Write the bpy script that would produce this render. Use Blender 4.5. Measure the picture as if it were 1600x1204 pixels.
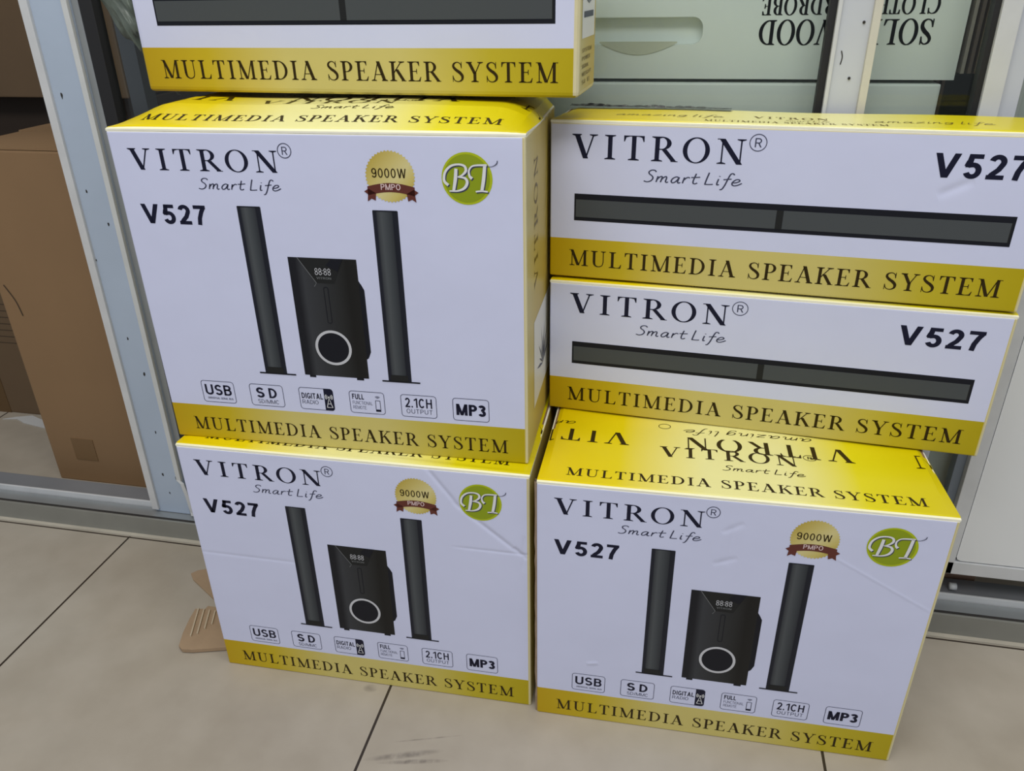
import bpy, bmesh, math, random
from mathutils import Vector, Matrix
random.seed(7)
for o in list(bpy.data.objects): bpy.data.objects.remove(o)
scn = bpy.context.scene
C = scn.collection

# ---------------------------------------------------------------- camera, world, lights, exposure
cam_d = bpy.data.cameras.new('camera'); cam = bpy.data.objects.new('camera', cam_d); C.objects.link(cam)
cam_d.sensor_fit = 'HORIZONTAL'; cam_d.sensor_width = 36.0; cam_d.lens = 36.0 * 1225.31 / 1600.0
cam_d.clip_start = .02; cam_d.clip_end = 50
fwd = Vector((-.1828, .8706, -.4567)).normalized()
rgt = Vector((.9802, .1976, -.0157)); rgt = (rgt - fwd * rgt.dot(fwd)).normalized()
upv = rgt.cross(fwd)
cam.matrix_world = Matrix(((rgt.x, upv.x, -fwd.x, 0), (rgt.y, upv.y, -fwd.y, 0), (rgt.z, upv.z, -fwd.z, .9126), (0, 0, 0, 1)))
scn.camera = cam
scn.view_settings.view_transform = 'Standard'; scn.view_settings.look = 'None'
scn.view_settings.exposure = 0.2; scn.view_settings.gamma = 1.0
scn.view_settings.use_curve_mapping = False
w = bpy.data.worlds.new('world'); scn.world = w; w.use_nodes = True
w.node_tree.nodes['Background'].inputs[0].default_value = (.86, .92, 1.0, 1)
w.node_tree.nodes['Background'].inputs[1].default_value = .36

def area(name, loc, rot, sx, sy, power, col):
    l = bpy.data.lights.new(name, 'AREA'); l.shape = 'RECTANGLE'; l.size = sx; l.size_y = sy
    l.energy = power; l.color = col
    o = bpy.data.objects.new(name, l); C.objects.link(o); o.location = loc; o.rotation_euler = rot
    return o
# fluorescent ceiling panels of the shop
area('ceiling_lamp', (-.3, -.9, 2.75), (math.radians(22), 0, 0), 2.6, .7, 34, (1, .98, .95))
area('ceiling_lamp', (.2, .35, 2.75), (0, 0, 0), 2.4, .5, 17, (1, .98, .94))
area('ceiling_lamp', (.3, 1.75, 2.45), (0, 0, 0), 1.6, .4, 5, (1, .97, .92))

# ---------------------------------------------------------------- materials
def newmat(name):
    m = bpy.data.materials.new(name); m.use_nodes = True
    return m, m.node_tree, m.node_tree.nodes['Principled BSDF']
def N(nt, t, **kw):
    n = nt.nodes.new(t)
    for k, v in kw.items(): setattr(n, k, v)
    return n
def simple(name, col, rough=.5, metal=0, spec=.5, noise=0, nscale=20, bump=0, bscale=200, bdist=.001):
    m, nt, b = newmat(name)
    b.inputs['Base Color'].default_value = (*col, 1); b.inputs['Roughness'].default_value = rough
    b.inputs['Metallic'].default_value = metal; b.inputs['Specular IOR Level'].default_value = spec
    tc = N(nt, 'ShaderNodeTexCoord')
    if noise:
        n = N(nt, 'ShaderNodeTexNoise'); n.inputs['Scale'].default_value = nscale; n.inputs['Detail'].default_value = 5
        nt.links.new(tc.outputs['Object'], n.inputs['Vector'])
        mx = N(nt, 'ShaderNodeMix', data_type='RGBA')
        mx.inputs[6].default_value = (*[c * (1 - noise) for c in col], 1); mx.inputs[7].default_value = (*[min(1, c * (1 + noise)) for c in col], 1)
        nt.links.new(n.outputs['Fac'], mx.inputs[0]); nt.links.new(mx.outputs[2], b.inputs['Base Color'])
    if bump:
        n2 = N(nt, 'ShaderNodeTexNoise'); n2.inputs['Scale'].default_value = bscale; n2.inputs['Detail'].default_value = 4
        nt.links.new(tc.outputs['Object'], n2.inputs['Vector'])
        bp = N(nt, 'ShaderNodeBump'); bp.inputs['Strength'].default_value = bump; bp.inputs['Distance'].default_value = bdist
        nt.links.new(n2.outputs['Fac'], bp.inputs['Height']); nt.links.new(bp.outputs['Normal'], b.inputs['Normal'])
    return m
def math_n(nt, op, a, b=None, c=None, clamp=False):
    n = N(nt, 'ShaderNodeMath', operation=op); n.use_clamp = clamp
    for i, v in enumerate((a, b, c)):
        if v is None: continue
        if isinstance(v, (int, float)): n.inputs[i].default_value = v
        else: nt.links.new(v, n.inputs[i])
    return n.outputs[0]
def ramp(nt, fac, stops):
    r = N(nt, 'ShaderNodeValToRGB'); e = r.color_ramp.elements
    while len(e) > 1: e.remove(e[-1])
    for i, (p, c) in enumerate(stops):
        el = e[0] if i == 0 else e.new(p)
        el.position = p; el.color = (*c, 1)
    nt.links.new(fac, r.inputs[0]); return r.outputs[0]

WHITE = (.640, .672, .885)
def print_mat(name, width, kind, creases=(), seed=0, band=.049):
    """laminated carton print. object coords are metres from the front left bottom corner."""
    m, nt, b = newmat(name)
    tc = N(nt, 'ShaderNodeTexCoord'); sx = N(nt, 'ShaderNodeSeparateXYZ')
    nt.links.new(tc.outputs['Object'], sx.inputs[0])
    X, Y, Z = sx.outputs
    u = math_n(nt, 'DIVIDE', X, width)
    if kind == 'front':
        gold = ramp(nt, u, [(0, (.52, .34, .0)), (.17, (.56, .42, .01)), (.36, (.62, .53, .17)), (.62, (.62, .53, .165)), (.82, (.53, .43, .02)), (1, (.46, .36, .0))])
        f = math_n(nt, 'GREATER_THAN', Z, band)
        mx = N(nt, 'ShaderNodeMix', data_type='RGBA'); nt.links.new(f, mx.inputs[0]); nt.links.new(gold, mx.inputs[6]); mx.inputs[7].default_value = (*WHITE, 1)
        # the white panel stops a little short of the right edge
        f2 = math_n(nt, 'GREATER_THAN', X, width - .0035)
        mx2 = N(nt, 'ShaderNodeMix', data_type='RGBA'); nt.links.new(f2, mx2.inputs[0]); nt.links.new(mx.outputs[2], mx2.inputs[6]); mx2.inputs[7].default_value = (.62, .54, .25, 1)
        col = mx2.outputs[2]; rough = .42
    elif kind == 'top':
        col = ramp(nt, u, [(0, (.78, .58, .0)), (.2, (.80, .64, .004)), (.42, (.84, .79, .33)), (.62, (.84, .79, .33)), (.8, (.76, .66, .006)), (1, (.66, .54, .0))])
        rough = .3
    elif kind == 'side':
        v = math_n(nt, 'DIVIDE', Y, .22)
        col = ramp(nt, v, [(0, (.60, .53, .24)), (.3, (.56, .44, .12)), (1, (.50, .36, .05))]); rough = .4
    if kind == 'top':
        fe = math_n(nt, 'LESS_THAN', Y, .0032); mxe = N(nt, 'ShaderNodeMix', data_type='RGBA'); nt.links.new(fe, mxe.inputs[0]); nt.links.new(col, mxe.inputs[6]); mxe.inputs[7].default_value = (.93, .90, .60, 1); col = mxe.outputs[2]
    nz = N(nt, 'ShaderNodeTexNoise'); nz.inputs['Scale'].default_value = 9; nz.inputs['Detail'].default_value = 3
    mp = N(nt, 'ShaderNodeMapping'); mp.inputs['Location'].default_value = (seed * 3.1, seed, 0)
    nt.links.new(tc.outputs['Object'], mp.inputs[0]); nt.links.new(mp.outputs[0], nz.inputs['Vector'])
    hsv = N(nt, 'ShaderNodeHueSaturation'); nt.links.new(col, hsv.inputs['Color'])
    nt.links.new(math_n(nt, 'MULTIPLY_ADD', nz.outputs['Fac'], .08, .96), hsv.inputs['Value'])
    nt.links.new(hsv.outputs[0], b.inputs['Base Color'])
    b.inputs['Roughness'].default_value = rough; b.inputs['Specular IOR Level'].default_value = .35
    # waviness of the corrugated board + creases
    h = math_n(nt, 'MULTIPLY', nz.outputs['Fac'], .0016)
    wv = N(nt, 'ShaderNodeTexWave', wave_type='BANDS', bands_direction='X'); wv.inputs['Scale'].default_value = 28; wv.inputs['Distortion'].default_value = .4
    nt.links.new(tc.outputs['Object'], wv.inputs['Vector'])
    h = math_n(nt, 'MULTIPLY_ADD', wv.outputs['Fac'], .00002, h)
    for (x0, y0, x1, y1, w_, d_) in creases:
        L = math.hypot(x1 - x0, y1 - y0); tx, ty = (x1 - x0) / L, (y1 - y0) / L
        along = math_n(nt, 'ADD', math_n(nt, 'MULTIPLY', math_n(nt, 'SUBTRACT', X, x0), tx), math_n(nt, 'MULTIPLY', math_n(nt, 'SUBTRACT', Z if kind == 'front' else Y, y0), ty))
        dist = math_n(nt, 'ADD', math_n(nt, 'MULTIPLY', math_n(nt, 'SUBTRACT', X, x0), -ty), math_n(nt, 'MULTIPLY', math_n(nt, 'SUBTRACT', Z if kind == 'front' else Y, y0), tx))
        dn = math_n(nt, 'DIVIDE', dist, w_)
        g = math_n(nt, 'POWER', 2.718, math_n(nt, 'MULTIPLY', math_n(nt, 'MULTIPLY', dn, dn), -1))
        mid = math_n(nt, 'DIVIDE', math_n(nt, 'SUBTRACT', along, L / 2), L / 2)
        mk = math_n(nt, 'SUBTRACT', 1.0, math_n(nt, 'POWER', math_n(nt, 'ABSOLUTE', mid), 4), clamp=True)
        h = math_n(nt, 'ADD', h, math_n(nt, 'MULTIPLY', math_n(nt, 'MULTIPLY', g, mk), d_))
    bp = N(nt, 'ShaderNodeBump'); bp.inputs['Strength'].default_value = .9; bp.inputs['Distance'].default_value = 1.0
    nt.links.new(h, bp.inputs['Height']); nt.links.new(bp.outputs['Normal'], b.inputs['Normal'])
    return m

M = {}
M['ink'] = simple('dark_navy_ink', (.008, .009, .028), .4, 0, .2)
M['ink_soft'] = simple('thin_grey_ink', (.05, .055, .10), .4, 0, .2)
M['ink_gold'] = simple('brown_ink_on_gold', (.030, .018, .002), .4, 0, .2)
M['ink_gold_soft'] = simple('soft_brown_ink', (.16, .11, .01), .4)
M['picture_black'] = simple('picture_black', (.009, .010, .016), .38, 0, .2)
M['picture_dark'] = simple('picture_dark', (.016, .017, .018), .38, 0, .2)
M['picture_grille'] = simple('picture_grille', (.068, .076, .082), .38, 0, .2)
M['picture_ring'] = simple('picture_ring', (.55, .56, .60), .38)
M['picture_line'] = simple('picture_line', (.16, .17, .18), .38)
M['gold_seal'] = None
M['ribbon'] = simple('ribbon_red_brown', (.115, .022, .014), .4)
M['white_print'] = simple('white_print', (.74, .75, .78), .4)
M['pink_print'] = simple('ribbon_letter_print', (.72, .55, .55), .4)
M['green'] = simple('badge_green', (.26, .335, .0), .4)
M['green_rim'] = simple('badge_rim_green', (.42, .50, .0), .4)
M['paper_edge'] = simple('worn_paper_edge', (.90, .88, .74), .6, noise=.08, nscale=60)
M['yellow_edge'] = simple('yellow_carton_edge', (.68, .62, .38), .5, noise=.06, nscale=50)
M['kraft'] = simple('brown_cardboard', (.25, .150, .072), .8, noise=.10, nscale=6, bump=.3, bscale=90, bdist=.0006)
M['kraft_dark'] = simple('dark_brown_cardboard', (.13, .082, .042), .8, noise=.15, nscale=8, bump=.3, bscale=80, bdist=.0006)  # darker brown board of the two rear cartons
M['kraft_shade'] = simple('shaded_gap_brown', (.035, .022, .014), .8, noise=.2, nscale=8)  # near-black brown paints the shade of the gap under the upper carton
M['kraft_light'] = simple('torn_cardboard', (.36, .25, .155), .85, noise=.14, nscale=30, bump=.4, bscale=160, bdist=.0008)
M['kraft_ink'] = simple('carton_print_ink', (.05, .03, .015), .7)

def gradient_uv(name, stops, rough=.38):
    m, nt, b = newmat(name)
    uv = N(nt, 'ShaderNodeUVMap'); s = N(nt, 'ShaderNodeSeparateXYZ'); nt.links.new(uv.outputs[0], s.inputs[0])
    nt.links.new(ramp(nt, s.outputs[0], stops), b.inputs['Base Color']); b.inputs['Roughness'].default_value = rough; b.inputs['Specular IOR Level'].default_value = .25
    return m
M['tower_print'] = gradient_uv('tower_speaker_print', [(0, (.010, .012, .022)), (.13, (.012, .014, .024)), (.19, (.045, .050, .058)), (.34, (.075, .084, .092)), (.55, (.052, .060, .068)), (.76, (.030, .034, .042)), (.80, (.010, .012, .02)), (1, (.012, .014, .024))])
M['sub_print'] = gradient_uv('subwoofer_print', [(0, (.008, .009, .014)), (.10, (.010, .011, .016)), (.20, (.040, .043, .050)), (.45, (.030, .032, .036)), (.7, (.020, .021, .022)), (.85, (.010, .010, .010)), (1, (.012, .012, .012))])
M['gold_seal'] = gradient_uv('gold_seal_print', [(0, (.50, .38, .07)), (.35, (.62, .52, .18)), (.6, (.68, .60, .28)), (.85, (.60, .50, .15)), (1, (.48, .37, .08))])

# ---------------------------------------------------------------- object helpers
def tag(o, label=None, cat=None, group=None, kind=None):
    if label: o['label'] = label
    if cat: o['category'] = cat
    if group: o['group'] = group
    if kind: o['kind'] = kind
    return o
def empty(name, loc, rz=0):
    o = bpy.data.objects.new(name, None); C.objects.link(o); o.location = loc; o.rotation_euler = (0, 0, rz); o.empty_display_size = .05
    return o
def link_mesh(name, me, parent=None):
    o = bpy.data.objects.new(name, me); C.objects.link(o)
    if parent: o.parent = parent
    return o
def bm_obj(name, bm, mats, parent=None, smooth=False):
    me = bpy.data.meshes.new(name); bm.normal_update(); bm.to_mesh(me); bm.free()
    for m in (mats if isinstance(mats, (list, tuple)) else [mats]): me.materials.append(m)
    if smooth:
        for p in me.polygons: p.use_smooth = True
    return link_mesh(name, me, parent)
def add_box(bm, x0, x1, y0, y1, z0, z1, mi=0, bev=0, seg=2, lean=0):
    vs = [bm.verts.new((x + lean * z, y, z)) for z in (z0, z1) for y in (y0, y1) for x in (x0, x1)]
    idx = [(0, 2, 3, 1), (4, 5, 7, 6), (0, 1, 5, 4), (2, 6, 7, 3), (0, 4, 6, 2), (1, 3, 7, 5)]
    fs = [bm.faces.new([vs[i] for i in f]) for f in idx]
    for f in fs: f.material_index = mi
    if bev:
        es = list({e for f in fs for e in f.edges})
        r = bmesh.ops.bevel(bm, geom=es, offset=bev, segments=seg, profile=.6, affect='EDGES', clamp_overlap=True)
        for f in r['faces']: f.material_index = mi
def box_obj(name, dims, mat, parent=None, bev=0, lean=0):
    bm = bmesh.new(); add_box(bm, *dims, bev=bev, lean=lean); return bm_obj(name, bm, mat, parent)
def structure(o): o['kind'] = 'structure'; return o

# ---------------------------------------------------------------- 2D print art
class Art:
    def __init__(s): s.f = []
    def poly(s, pts, mat='ink', layer=0, uv=None): s.f.append((pts, mat, layer, uv)); return s
    def add(s, polys, mat='ink', layer=0):
        for p in polys: s.f.append((p, mat, layer, None))
        return s
    def mesh(s, name, mapf):
        bm = bmesh.new(); mats = []; uvl = bm.loops.layers.uv.new('UVMap')
        for pts, mat, layer, uv in s.f:
            ar = sum(pts[i][0] * pts[(i + 1) % len(pts)][1] - pts[(i + 1) % len(pts)][0] * pts[i][1] for i in range(len(pts)))
            us = uv
            if ar < 0: pts = pts[::-1]; us = uv[::-1] if uv else None
            if abs(ar) < 1e-7: continue
            if mat not in mats: mats.append(mat)
            vs = [bm.verts.new(mapf(p[0], p[1], layer)) for p in pts]
            try: f = bm.faces.new(vs)
            except ValueError: continue
            f.material_index = mats.index(mat)
            if us:
                for l, t in zip(f.loops, us): l[uvl].uv = (t, .5)
        me = bpy.data.meshes.new(name); bm.to_mesh(me); bm.free()
        for m_ in mats: me.materials.append(M[m_])
        return me
def rot180(polys, cx, cy): return [[(2 * cx - x, 2 * cy - y) for x, y in p] for p in polys]
def xf(polys, ox, oy, sx, sy=None, shear=0):
    sy = sx if sy is None else sy
    return [[(ox + x * sx + y * shear * sy, oy + y * sy) for x, y in p] for p in polys]
def ell(cx, cy, rx, ry, n=40, a0=0, a1=2 * math.pi):
    return [(cx + rx * math.cos(a0 + (a1 - a0) * i / n), cy + ry * math.sin(a0 + (a1 - a0) * i / n)) for i in range(n + (0 if abs(a1 - a0 - 2 * math.pi) < 1e-6 else 1))]
def ring(o, i, closed=True):
    n = len(o); return [[o[k], o[(k + 1) % n], i[(k + 1) % n], i[k]] for k in range(n if closed else n - 1)]
def catmull(pts, n=8):
    if len(pts) < 3: return list(pts)
    P = [pts[0]] + list(pts) + [pts[-1]]; out = []
    for i in range(1, len(P) - 2):
        for k in range(n):
            t = k / n
            out.append(tuple(.5 * (2 * P[i][d] + (P[i + 1][d] - P[i - 1][d]) * t + (2 * P[i - 1][d] - 5 * P[i][d] + 4 * P[i + 1][d] - P[i + 2][d]) * t * t + (3 * P[i][d] - P[i - 1][d] - 3 * P[i + 1][d] + P[i + 2][d]) * t ** 3) for d in range(len(pts[0]))))
    out.append(tuple(P[-2])); return out
def stroke(pts, w, smooth=True, closed=False):
    """pts (x,y) or (x,y,width)"""
    p = [(q[0], q[1], q[2] if len(q) > 2 else w) for q in pts]
    if smooth: p = catmull(p)
    n = len(p); L = []; R = []
    for i in range(n):
        a = p[(i - 1) % n] if (closed or i) else p[i]; b = p[(i + 1) % n] if (closed or i < n - 1) else p[i]
        dx, dy = b[0] - a[0], b[1] - a[1]; d = math.hypot(dx, dy) or 1; nx, ny = -dy / d, dx / d
        if 0 < i < n - 1 or closed:
            e = (p[i][0] - a[0], p[i][1] - a[1]); el = math.hypot(*e) or 1
            cosv = abs(nx * -e[1] / el + ny * e[0] / el); k = min(1 / max(cosv, .4), 1.8)
        else: k = 1
        h = p[i][2] / 2 * k
        L.append((p[i][0] + nx * h, p[i][1] + ny * h)); R.append((p[i][0] - nx * h, p[i][1] - ny * h))
    return [[L[i], L[(i + 1) % n], R[(i + 1) % n], R[i]] for i in range(n if closed else n - 1)]

# --- serif capitals, cap height 1, drawn from stems, hairlines, bowls and bracketed serifs
TH, TN = .125, .042
def rect(x0, x1, y0, y1): return [(x0, y0), (x1, y0), (x1, y1), (x0, y1)]
def serif(xc, y, hw, up=1, sw=TH):
    """foot serif at y, up=1 grows upward (a foot), -1 downward (a head)"""
    t = .032 * up; b = .075 * up
    return [[(xc - hw, y), (xc + hw, y), (xc + hw, y + t), (xc + sw / 2, y + b), (xc - sw / 2, y + b), (xc - hw, y + t)]]
def stem(xc, w=TH, top=1, bot=1, hw=None):
    hw = hw or w / 2 + .095
    r = [rect(xc - w / 2, xc + w / 2, 0, 1)]
    if bot: r += serif(xc, 0, hw, 1, w)
    if top: r += serif(xc, 1, hw, -1, w)
    return r
def diag(x0, y0, x1, y1, w): return [[(x0 - w / 2, y0), (x0 + w / 2, y0), (x1 + w / 2, y1), (x1 - w / 2, y1)]]
def bowl(xs, x1, y0, y1, th=TH, tn=TN):
    cy = (y0 + y1) / 2; ry = (y1 - y0) / 2; xc = x1 - min(ry * 1.0, (x1 - xs) * .8)
    o = [(xs, y0)] + ell(xc, cy, x1 - xc, ry, 20, -math.pi / 2, math.pi / 2) + [(xs, y1)]
    i = [(xs, y0 + tn)] + ell(xc, cy, x1 - xc - th, ry - tn, 20, -math.pi / 2, math.pi / 2) + [(xs, y1 - tn)]
    return ring(o, i, False)
def term(x, y, dy, dx): return [[(x, y), (x + dx, y), (x + dx * .35, y + dy), (x - abs(dx) * .1, y + dy)]]
def gl(ch):
    if ch == 'I': return stem(.19), .38
    if ch == 'L': return stem(.18) + [rect(.18, .56, 0, .036), [(.40, 0), (.57, 0), (.60, .25), (.575, .25), (.50, .06), (.40, .034)]], .62
    if ch == 'T': return stem(.32, top=0) + [rect(.03, .61, .964, 1), [(.03, 1), (.03, .76), (.055, .76), (.10, .93), (.2, .966), (.2, 1)], [(.61, 1), (.61, .76), (.585, .76), (.54, .93), (.44, .966), (.44, 1)]], .64
    if ch == 'E': return stem(.17) + [rect(.17, .54, 0, .036), rect(.17, .52, .964, 1), rect(.17, .40, .49, .527), [(.38, 0), (.55, 0), (.59, .23), (.565, .23), (.49, .06), (.38, .034)], [(.40, 1), (.53, 1), (.53, .78), (.508, .78), (.46, .93), (.40, .966)], [(.40, .38), (.42, .38), (.42, .64), (.40, .64), (.38, .53), (.38, .49)]], .61
    if ch == 'F': return stem(.17) + [rect(.17, .52, .964, 1), rect(.17, .40, .47, .507), [(.40, 1), (.53, 1), (.53, .78), (.508, .78), (.46, .93), (.40, .966)]], .56
    if ch == 'P': return stem(.17) + bowl(.17, .56, .44, 1), .58
    if ch == 'D': return stem(.17) + bowl(.17, .70, 0, 1), .74
    if ch == 'B': return stem(.17) + bowl(.17, .55, .48, 1) + bowl(.17, .60, 0, .52), .64
    if ch == 'R': return stem(.17) + bowl(.17, .56, .47, 1) + diag(.66, 0, .36, .49, .145) + [rect(.56, .76, 0, .03)], .70
    if ch == 'O': return ring(ell(.38, .5, .37, .52, 44), ell(.38, .5, .37 - TH, .52 - TN, 44)), .76
    if ch == 'C':
        s = stroke([(.66, .80, .045), (.60, .91, .04), (.42, .98, .045), (.20, .87, .10), (.10, .5, .13), (.20, .13, .10), (.42, .02, .045), (.58, .07, .04), (.68, .22, .035)], .1)
        return s + [[(.63, 1), (.66, 1), (.68, .68), (.65, .68), (.62, .88)]], .72
    if ch == 'S':
        s = stroke([(.43, .72, .03), (.39, .90, .04), (.26, .98, .045), (.12, .91, .075), (.09, .76, .10), (.20, .60, .13), (.35, .47, .14), (.46, .30, .12), (.44, .11, .085), (.29, .015, .045), (.13, .08, .04), (.06, .28, .03)], .1)
        return s + [[(.42, 1.0), (.445, 1.0), (.45, .68), (.42, .68)], [(.045, 0), (.07, 0), (.075, .32), (.045, .32)]], .54
    if ch == 'A': return diag(.60, 0, .34, 1.0, .15) + diag(.12, 0, .33, .93, .045) + [rect(.20, .52, .31, .347)] + serif(.12, 0, .12, 1, .05) + serif(.61, 0, .14, 1, .14), .73
    if ch == 'V': return diag(.12, 1, .38, 0, .15) + diag(.61, 1, .40, .08, .045) + serif(.12, 1, .14, -1, .14) + serif(.61, 1, .12, -1, .05), .73
    if ch == 'Y': return diag(.12, 1, .36, .42, .14) + diag(.60, 1, .38, .44, .045) + [rect(.30, .42, 0, .48)] + serif(.36, 0, .16, 1, .12) + serif(.12, 1, .13, -1, .13) + serif(.60, 1, .12, -1, .05), .72
    if ch == 'N': return [rect(.13, .17, 0, 1)] + diag(.13, 1, .64, 0, .16) + [rect(.63, .67, 0, 1)] + serif(.15, 0, .12, 1, .04) + serif(.65, 1, .12, -1, .04) + [rect(.0, .15, .968, 1)], .78
    if ch == 'M': return [rect(.13, .17, 0, 1)] + diag(.14, 1, .44, .02, .14) + diag(.74, 1, .46, .02, .045) + [rect(.70, .82, 0, 1)] + serif(.15, 0, .12, 1, .04) + serif(.76, 0, .16, 1, .12) + [rect(.01, .15, .968, 1), rect(.74, .92, .968, 1)], .93
    if ch == 'U': return [rect(.11, .23, .3, 1)] + serif(.17, 1, .16, -1, .12) + serif(.60, 1, .12, -1, .04) + stroke([(.17, .34, .12), (.19, .16, .10), (.27, .05, .07), (.38, .015, .05), (.50, .06, .045), (.57, .16, .042), (.60, .34, .04)], .1) + [rect(.58, .62, .3, 1)], .75
    if ch == 'K': return stem(.17) + diag(.20, .40, .56, 1, .05) + diag(.64, 0, .34, .60, .15) + serif(.57, 1, .13, -1, .05) + [rect(.52, .75, 0, .03)], .72
    if ch == 'W': return diag(.10, 1, .32, 0, .14) + diag(.52, .95, .34, .06, .045) + diag(.46, 1, .68, 0, .14) + diag(.90, 1, .70, .06, .045) + serif(.10, 1, .13, -1, .13) + serif(.48, 1, .13, -1, .13) + serif(.90, 1, .11, -1, .05), 1.0
    if ch == 'H': return stem(.17) + stem(.62) + [rect(.17, .62, .49, .527)], .79
    return [], .30
def serif_text(s, x0, x1, y0, y1, track=.07, gap=.30):
    polys = []; x = 0
    for i, ch in enumerate(s):
        if ch == ' ': x += gap; continue
        g, a = gl(ch); polys += [[(px + x, py) for px, py in p] for p in g]; x += a + track
    mn = min(p[0] for q in polys for p in q); mxx = max(p[0] for q in polys for p in q)
    k = (x1 - x0) / (mxx - mn)
    return [[(x0 + (px - mn) * k, y0 + py * (y1 - y0)) for px, py in q] for q in polys]
# --- handwriting, x-height .5
HW = {
 'S': ([[(.56, .86), (.46, .99), (.28, 1.0), (.15, .86), (.19, .68), (.36, .52), (.45, .32), (.36, .08), (.16, -.02), (-.04, .05)]], .62),
 'm': ([[(.06, .5), (.02, 0)], [(.03, .2), (.15, .42), (.26, .5), (.31, .40), (.27, 0)], [(.28, .2), (.40, .42), (.52, .5), (.57, .38), (.55, .1), (.62, .0), (.70, .06)]], .80),
 'n': ([[(.06, .5), (.02, 0)], [(.03, .2), (.15, .42), (.28, .5), (.34, .38), (.32, .1), (.39, .0), (.47, .06)]], .55),
 'a': ([[(.42, .44), (.28, .52), (.10, .38), (.03, .15), (.12, 0), (.28, .10), (.42, .40)], [(.44, .50), (.40, .12), (.46, .0), (.56, .06)]], .62),
 'r': ([[(.07, .5), (.03, 0)], [(.04, .22), (.15, .42), (.28, .52), (.38, .46)]], .40),
 't': ([[(.24, .86), (.17, .3), (.19, .05), (.30, 0), (.42, .08)], [(.0, .52), (.25, .54), (.50, .58)]], .54),
 'L': ([[(.14, 1.0), (.09, .5), (.06, .04), (.10, .0), (.30, .0), (.50, .03)]], .60),
 'i': ([[(.10, .5), (.07, .15), (.10, .0), (.20, .04)], [(.12, .70), (.135, .745)]], .27),
 'f': ([[(.60, .88), (.50, 1.0), (.38, .93), (.30, .55), (.22, .0), (.12, -.34), (.0, -.40)], [(.06, .46), (.28, .50), (.50, .54)]], .50),
 'e': ([[(.07, .22), (.26, .26), (.42, .38), (.38, .51), (.22, .50), (.07, .30), (.06, .10), (.18, -.01), (.38, .05), (.58, .22)]], .60),
 'z': ([[(.05, .46), (.22, .50), (.42, .48), (.22, .22), (.03, .02), (.22, .03), (.44, .0)]], .52),
 'g': ([[(.40, .44), (.26, .52), (.09, .38), (.04, .15), (.14, .02), (.28, .10), (.40, .40)], [(.43, .50), (.38, .0), (.28, -.30), (.10, -.34), (.02, -.22)]], .54),
 'l': ([[(.16, 1.0), (.10, .5), (.07, .08), (.14, .0), (.24, .05)]], .30),
}
def hand_text(s, x0, x1, y0, h, w=.06, shear=.12):
    polys = []; x = 0
    for ch in s:
        if ch == ' ': x += .22; continue
        st, a = HW[ch]
        for p in st: polys += stroke([(q[0] + x + q[1] * shear, q[1]) for q in p], w, smooth=len(p) > 2)
        x += a + .04
    mn = min(p[0] for q in polys for p in q); mx = max(p[0] for q in polys for p in q); k = (x1 - x0) / (mx - mn)
    return [[(x0 + (px - mn) * k, y0 + py * h) for px, py in q] for q in polys]
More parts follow.
